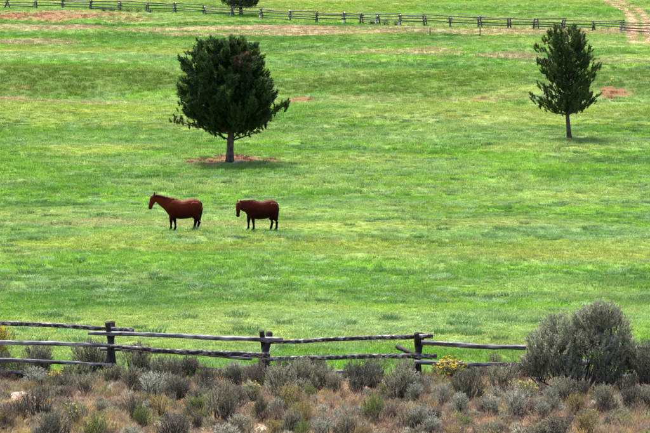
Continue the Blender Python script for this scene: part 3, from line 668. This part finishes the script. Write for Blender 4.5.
# ------------------------------------------------------------------ shrubs
def shrub_meshes(kind, seed, n_stem, n_tip, leaves, leaf_len, cols, lobes=None, upr=.9, blossom=0, bl_cols=None, leaf_w=.0075, sr=1.0):
    """unit shrub: about 1 m wide, 1 m tall, base at the origin"""
    random.seed(seed); st = MB(); fo = MB(); bl = MB()
    lobes = lobes or [(R(-.22, .22), R(-.22, .22), R(.45, .74), R(.22, .32)) for k in range(5)] + [(0, 0, .6, .34), (R(-.2, .2), R(-.2, .2), .28, .28), (R(-.2, .2), R(-.2, .2), .24, .26)]
    stems = []
    for k in range(n_stem):
        lx, ly, lz, lr = lobes[k % len(lobes)]
        tip = Vector((lx+R(-lr, lr)*.6, ly+R(-lr, lr)*.6, lz*R(.6, 1.0)))
        b = Vector((R(-.06, .06), R(-.06, .06), -.05)); m_ = b.lerp(tip, .45)+Vector((tip.x*.25+R(-.05, .05), tip.y*.25+R(-.05, .05), -.02))
        st.tube([b, b.lerp(m_, .5)+Vector((R(-.03, .03), R(-.03, .03), 0)), m_, m_.lerp(tip, .6)+Vector((R(-.03, .03), R(-.03, .03), 0)), tip], [.030*sr, .024*sr, .018*sr, .012*sr, .006*sr], 5); stems.append((b, m_, tip))
    for k in range(n_tip):
        lx, ly, lz, lr = random.choice(lobes)
        v = Vector((random.gauss(0, 1), random.gauss(0, 1), random.gauss(.15, .9))); v.normalize(); rr = R(.45, 1.0)**.6
        p = Vector((lx+v.x*lr*rr, ly+v.y*lr*rr, lz+v.z*lr*rr*1.05))
        if p.z < .05: p.z = R(.05, .2)
        ax = Vector((v.x*.55+R(-.25, .25), v.y*.55+R(-.25, .25), upr+R(-.2, .3))).normalized(); col = random.choice(cols); f = R(.72, 1.28); col = tuple(q*f for q in col)
        ln = leaf_len*R(.7, 1.5)
        if k % 2 == 0: st.tube([p-ax*ln*1.6+Vector((R(-.03, .03), R(-.03, .03), -.02)), p, p+ax*ln*.8], [.006*sr, .004*sr, .002*sr], 3, cap=False)
        for q in range(leaves):
            s = R(-.8, 1.0); base = p+ax*ln*s; o = (ax*R(.5, 1.2)+Vector((R(-1, 1), R(-1, 1), R(-.4, .6)))*.75).normalized()
            w = o.cross(Vector((R(-1, 1), R(-1, 1), R(-1, 1)))).normalized()*leaf_w*R(.6, 1.3); L = leaf_len*R(.4, .85)
            fo.add([base, base+o*L*.55+w, base+o*L, base+o*L*.55-w], [(0, 1, 2, 3)], col)
        if blossom and v.z > -.05 and random.random() < blossom:
            t_ = p+ax*ln*1.1; bc = random.choice(bl_cols)
            for q in range(9):
                o = Vector((R(-1, 1), R(-1, 1), R(-.2, 1))).normalized(); c_ = t_+o*R(.0, .04); a1 = o.orthogonal().normalized()*.016; b1 = o.cross(a1)
                bl.add([c_-a1, c_-b1+o*.003, c_+a1, c_+b1+o*.003], [(0, 1, 2, 3)], tuple(z*R(.8, 1.15) for z in bc))
    return dict(stem=st.mesh('stem', True), foliage=fo.mesh('foliage'), blossom=bl.mesh('blossom') if blossom else None)
GREY = [(.195, .195, .13), (.24, .235, .16), (.145, .15, .09), (.29, .28, .20), (.21, .185, .13)]
GREYD = [(.085, .085, .058), (.115, .11, .078), (.06, .062, .042), (.16, .155, .115)]
PALEG = [(.31, .325, .255), (.26, .27, .205), (.38, .39, .32), (.20, .21, .14)]
LIME = [(.17, .22, .05), (.13, .18, .045), (.22, .25, .07), (.10, .14, .04)]
OCH = [(.24, .19, .06), (.30, .22, .06), (.18, .16, .06), (.33, .27, .11)]
BRN = [(.18, .115, .085), (.15, .10, .085), (.21, .14, .10), (.12, .085, .075), (.16, .14, .095)]
YELB = [(.78, .55, .02), (.70, .45, .02), (.85, .65, .05)]
def kinds(tips, lv, so):
    q = lambda n: int(n*tips)
    return {
 'sage': [shrub_meshes('sage', so+40+k, 16, q(330), lv, .085, GREY, upr=1.05) for k in range(4)],
 'dark': [shrub_meshes('dark', so+50+k, 18, q(270), lv, .085, GREYD, upr=1.05) for k in range(3)],
 'pale': [shrub_meshes('pale', so+60+k, 12, q(280), lv, .085, PALEG, upr=.75) for k in range(3)],
 'lime': [shrub_meshes('lime', so+70+k, 10, q(270), lv, .09, LIME, upr=1.1, leaf_w=.007) for k in range(2)],
 'rabbit': [shrub_meshes('rabbit', so+80+k, 12, q(330), lv, .09, LIME+GREY[:2], upr=1.1, leaf_w=.007, blossom=.95, bl_cols=YELB) for k in range(2)],
 'few': [shrub_meshes('few', so+85+k, 12, q(280), lv, .085, LIME+PALEG, upr=1.0, leaf_w=.0075, blossom=.18, bl_cols=YELB) for k in range(2)],
 'ochre': [shrub_meshes('ochre', so+90+k, 10, q(240), lv, .09, OCH, upr=1.0, leaf_w=.007) for k in range(2)],
 'brown': [shrub_meshes('brown', so+95+k, 18, q(200), lv, .09, BRN, upr=.9, leaf_w=.006) for k in range(3)]}
KINDS = kinds(1.0, 13, 0); SMALL = kinds(.45, 11, 1000)
NAMES = {'sage': 'sagebrush', 'dark': 'sagebrush', 'pale': 'pale_sagebrush', 'lime': 'green_shrub', 'rabbit': 'rabbitbrush', 'few': 'rabbitbrush', 'ochre': 'dry_shrub', 'brown': 'dry_shrub'}
def shrub(kind, px0, px1, py0, py1, label, group=None, cat='shrub', depth=.9, meshes=None):
    b = on_ground((px0+px1)/2, py1); s = ppm(b.y); w = (px1-px0)/s; h = (py1-py0)/s
    ms = meshes or random.choice(KINDS[kind]); root = empty(NAMES[kind], b, R(0, 6.28) if not meshes else 0, (w*1.02, w*depth, h*1.02))
    tag(root, label, cat, group)
    obj('stem', ms['stem'], M_STEM, root); fo_ = obj('foliage', ms['foliage'], M_SAGE, root)
    if ms['blossom']: obj('blossom', ms['blossom'], M_BLOSSOM, fo_)
    return root
# the large sagebrush at the right: an upright feathery crown in two lobes
big = shrub_meshes('big', 123, 46, 3000, 18, .042, [(.29, .31, .205), (.36, .375, .26), (.22, .24, .145), (.44, .445, .33), (.28, .275, .18)],
    lobes=[(-.30, 0, .54, .18), (-.18, .08, .68, .18), (-.22, -.12, .44, .17), (-.05, 0, .56, .18), (.10, .05, .80, .17), (.20, -.04, .86, .15), (.28, .08, .70, .17), (.34, -.06, .50, .15), (.12, -.14, .50, .18), (.42, 0, .36, .10), (-.40, 0, .34, .11), (.05, .14, .62, .17), (-.12, -.10, .27, .15), (.24, -.12, .27, .14)], upr=1.3, leaf_w=.0036, sr=.42)
random.seed(5)
shrub('sage', 524, 637, 305, 393, 'largest grey-green sagebrush, feathery, hiding the fence', meshes=big, depth=.8)
edge_ms = shrub_meshes('edge', 131, 30, 1300, 14, .060, GREYD+GREY[:2], upr=1.2, leaf_w=.0052, sr=.55)
shrub('sage', 622, 690, 338, 394, 'dense dark sagebrush next to the largest sagebrush', meshes=edge_ms)
LIST = [
 ('rabbit', -12, 14, 329, 368, 'rabbitbrush topped with yellow bloom where the top rail begins'),
 ('sage', 20, 58, 343, 374, 'grey sagebrush in front of the second rail, before the first post'),
 ('sage', 64, 118, 337, 375, 'rounded tan-grey sagebrush crowding the first fence post'),
 ('sage', 120, 157, 339, 378, 'grey sagebrush covering the rail end right after the first post'),
 ('sage', 148, 178, 354, 382, 'low grey sagebrush under the bark-covered rail'),
 ('dark', -10, 22, 352, 378, 'dark sagebrush under the yellow-topped rabbitbrush'),
 ('pale', 17, 46, 367, 383, 'low pale sagebrush at the foot of the fence between two yellow clumps'),
 ('rabbit', 45, 66, 371, 386, 'small yellow flowering rabbitbrush below the first span'),
 ('few', 73, 91, 365, 382, 'upright green rabbitbrush with yellow tips near the first post'),
 ('sage', 62, 82, 374, 390, 'ashy sagebrush below the upright yellow-tipped rabbitbrush'),
 ('few', 96, 116, 369, 386, 'whitish green rabbitbrush at the base of the first post'),
 ('lime', 112, 128, 368, 383, 'fresh green shrub beside the first post'),
 ('pale', 134, 170, 373, 402, 'pale open sagebrush in front of the first post gap'),
 ('dark', 118, 138, 401, 416, 'dark low sagebrush on bare red soil beside straw grass'),
 ('few', 62, 90, 403, 423, 'yellow-green low shrub below the straw grass'),
 ('dark', 36, 62, 420, 440, 'dark grey cushion shrub on red soil'),
 ('pale', 139, 160, 400, 414, 'small whitish sagebrush on pinkish dry grass'),
 ('ochre', 10, 30, 402, 417, 'ochre dry tuft shrub below the pink rock'),
 ('brown', 56, 82, 385, 400, 'russet dry shrub between sagebrushes'),
 ('sage', 158, 182, 355, 386, 'grey sagebrush at the start of the lowest rail'),
 ('dark', 158, 192, 376, 402, 'dark sagebrush under the lowest rail'),
 ('sage', 204, 246, 380, 424, 'large open sagebrush with bare dark twigs before the second post'),
 ('dark', 190, 216, 366, 392, 'dark thicket sagebrush behind the open twiggy sagebrush'),
 ('dark', 226, 252, 366, 388, 'dark sagebrush below the loose end of the lowest rail'),
 ('lime', 194, 213, 408, 422, 'mossy green low shrub beside the open twiggy sagebrush'),
 ('few', 241, 266, 382, 401, 'light green shrub with yellow specks below the second post'),
 ('sage', 260, 302, 364, 402, 'wide grey sagebrush at the foot of the second post'),
 ('sage', 283, 322, 357, 392, 'tall sagebrush rising to the second rail after the second post'),
 ('sage', 308, 338, 362, 390, 'grey sagebrush midway between the second and third posts'),
 ('dark', 249, 270, 361, 388, 'dark sagebrush hiding the bottom of the second post'),
 ('dark', 253, 273, 398, 422, 'dark twiggy sagebrush above the tan rock'),
 ('pale', 268, 287, 398, 414, 'small pale sagebrush above the ochre plant'),
 ('lime', 301, 320, 386, 402, 'yellow-green shrub below the tall sagebrush'),
 ('ochre', 295, 312, 409, 430, 'ochre flowering dry shrub right of the tan rock'),
 ('sage', 278, 306, 410, 436, 'grey sagebrush between the tan rock and the ochre shrub'),
 ('brown', 168, 194, 412, 438, 'russet dry shrub on the red soil slope'),
 ('dark', 341, 374, 358, 393, 'dark upright sagebrush reaching the second rail, before the third post'),
 ('sage', 320, 346, 372, 396, 'grey sagebrush beside the dark upright one'),
 ('sage', 376, 422, 364, 403, 'broad grey sagebrush below the third post'),
 ('sage', 388, 420, 358, 384, 'sagebrush pressed against the third post'),
 ('pale', 403, 428, 383, 405, 'pale sagebrush below the broad grey one'),
 ('rabbit', 427, 473, 359, 381, 'widest yellow blooming rabbitbrush, beyond the third post'),
 ('dark', 450, 490, 369, 403, 'dark dome sagebrush below the widest yellow rabbitbrush'),
 ('pale', 432, 456, 384, 408, 'pale sagebrush beside the dark dome'),
 ('pale', 448, 472, 392, 418, 'whitish sagebrush in front of the dark dome'),
 ('sage', 393, 432, 408, 432, 'wide low grey sagebrush on pinkish grass'),
 ('sage', 334, 362, 412, 440, 'low grey sagebrush in the dry grass before the third post'),
 ('few', 376, 392, 384, 400, 'green shrub with few yellow specks by the broad sagebrush'),
 ('sage', 486, 522, 362, 394, 'twiggy sagebrush under the crossed braces'),
 ('few', 508, 541, 380, 403, 'sagebrush-like shrub with yellow specks at the edge of the largest sagebrush'),
 ('sage', 549, 580, 376, 404, 'upright young sagebrush in front of the largest one'),
 ('pale', 538, 562, 388, 408, 'low pale shrub below the largest sagebrush'),
 ('sage', 588, 622, 384, 413, 'spreading sagebrush at the foot of the largest one'),
 ('dark', 614, 645, 385, 412, 'dark sagebrush below the dense edge sagebrush'),
 ('sage', 634, 662, 384, 410, 'grey sagebrush in front of the dense dark one'),
 ('pale', 478, 502, 397, 416, 'pale tuft sagebrush on pinkish grass'),
 ('brown', 513, 542, 398, 414, 'brown dry shrub below the specked shrub'),
 ('few', 583, 602, 409, 422, 'low green shrub with yellow flowers on the dry grass'),
 ('dark', 568, 590, 380, 402, 'dark hollow sagebrush under the largest one'),
 ('ochre', 274, 288, 420, 434, 'orange-yellow plant touching the tan rock'),
]
POSTS = (('first post', 'stubby twin-topped post'), ('second post', 'leaning post'), ('third post', 'braced post'), ('the first span', 'the first rails'), ('second and third posts', 'leaning and braced posts'))
for it in LIST:
    lb = it[5]
    for a_, b_ in POSTS: lb = lb.replace(a_, b_)
    lb = lb.replace('second and braced posts', 'leaning and braced posts').replace('first fence post', 'stubby twin-topped fence post')
    shrub(*it[:5], lb)
# scrub of alike small shrubs across the dry grass
ADJ = {'sage': 'grey sagebrush', 'dark': 'dark twiggy sagebrush', 'pale': 'whitish sagebrush', 'brown': 'russet dry shrub', 'ochre': 'ochre dry shrub', 'lime': 'yellow-green shrub'}
MARKS = [(20, 393, 'the flat pink rock'), (262, 430, 'the tan rock'), (225, 405, 'the open twiggy sagebrush'), (400, 390, 'the broad grey sagebrush under the braced post'), (470, 392, 'the dark dome sagebrush'),
         (595, 395, 'the largest sagebrush'), (302, 420, 'the ochre flowering shrub'), (152, 390, 'the pale open sagebrush'), (128, 410, 'the straw grass patch'), (345, 425, 'the low sagebrush in pinkish grass'),
         (412, 422, 'the wide low grey sagebrush'), (528, 408, 'the brown dry shrub'), (75, 415, 'the yellow-green low shrub'), (180, 428, 'the russet shrub on the red slope'), (645, 410, 'the dense dark edge sagebrush'), (490, 410, 'the pale tuft sagebrush'), (48, 432, 'the dark grey cushion shrub')]
random.seed(31); placed = []
for k in range(210):
    px = R(-25, 675); py = R(388, 446)
    if any(abs(px-a)+2*abs(py-b) < 11 for a, b in placed): continue
    placed.append((px, py)); kd = random.choices(list(ADJ), [4, 4, 4, 4, 4, 2.5])[0]; w = (R(8, 16) if random.random() < .5 else R(14, 30))*(1+.012*(py-400)); h = w*R(.4, .95)
    mk = min(MARKS, key=lambda m_: (m_[0]-px)**2+4*(m_[1]-py)**2)
    size = 'tiny' if w < 14 else 'small' if w < 19 else 'knee-high'
    rel = 'close to' if abs(mk[0]-px)+2*abs(mk[1]-py) < 40 else 'in dry grass nearest'
    shrub(kd, px-w/2, px+w/2, py-h, py, '%s %s %s %s' % (size, ADJ[kd], rel, mk[2]), ADJ[kd]+' plants in the dry foreground grass', meshes=None if w > 19 else random.choice(SMALL[kd]))
for k in range(58):   # brush tangled along the fence foot
    px = -15+k*12+R(-6, 6); py = R(373, 397); w = R(20, 36); h = R(15, 27); kd = random.choice(['dark', 'sage', 'dark', 'brown', 'pale', 'sage'])
    if 424 < px < 476 or px < 18: h *= .55; py += 5
    sp = 'the yellow-topped rabbitbrush' if px < 50 else 'the stubby twin-topped post' if px < 130 else 'the lowest loose rail' if px < 225 else 'the leaning post' if px < 340 else 'the braced post' if px < 430 else 'the widest yellow rabbitbrush' if px < 475 else 'the crossed braces' if px < 530 else 'the largest sagebrush'
    shrub(kd, px-w/2, px+w/2, py-h, py, '%s %s tangled along the fence foot near %s' % ('tall' if h > 21 else 'low', ADJ[kd], sp), 'brush along the fence foot')

# dark brush growing against the far fence
for px, w in ((104, 9), (112, 12), (121, 8), (129, 13), (139, 11), (150, 8), (372, 8), (385, 12), (396, 8)):
    py = fy(px)+.6; shrub('dark', px-w/2, px+w/2, py-4.6, py, 'dark brush growing against the far hill fence %s' % ('above the red soil' if px < 200 else 'where its posts stand closest'), 'brush along the far fence', meshes=random.choice(SMALL['dark']))
# ------------------------------------------------------------------ rocks
def rock(px0, px1, py0, py1, mat, label, seed, name='rock'):
    random.seed(seed); b = on_ground((px0+px1)/2, py1); s = ppm(b.y); w = (px1-px0)/s; h = (py1-py0)/s
    bm = bmesh.new(); bmesh.ops.create_icosphere(bm, subdivisions=3, radius=.5)
    ks = [(Vector((R(-1, 1), R(-1, 1), R(-.3, 1))).normalized(), R(.30, .44)) for k in range(10)]
    for v in bm.verts:
        for nrm, dd_ in ks:
            e = v.co.dot(nrm)-dd_
            if e > 0: v.co -= nrm*e*.9
        v.co += v.co.normalized()*R(-.03, .03); v.co.x *= w*1.1; v.co.y *= w*.7; v.co.z = v.co.z*h*1.3+h*.05
    me_ = bpy.data.meshes.new(name); bm.to_mesh(me_); bm.free()
    tag(obj(name, me_, mat, None, b), label, 'rock')
rock(4, 38, 388, 399, M_ROCK, 'flat pale pink rock lying on the red soil near the dry ochre tuft', 3)
rock(249, 274, 421, 436, M_ROCKT, 'pale tan rock beside the orange-yellow plant', 8)
rock(232, 246, 158, 163.5, M_ROCKT, 'small pale stone at the foot of the broad round pine', 12)
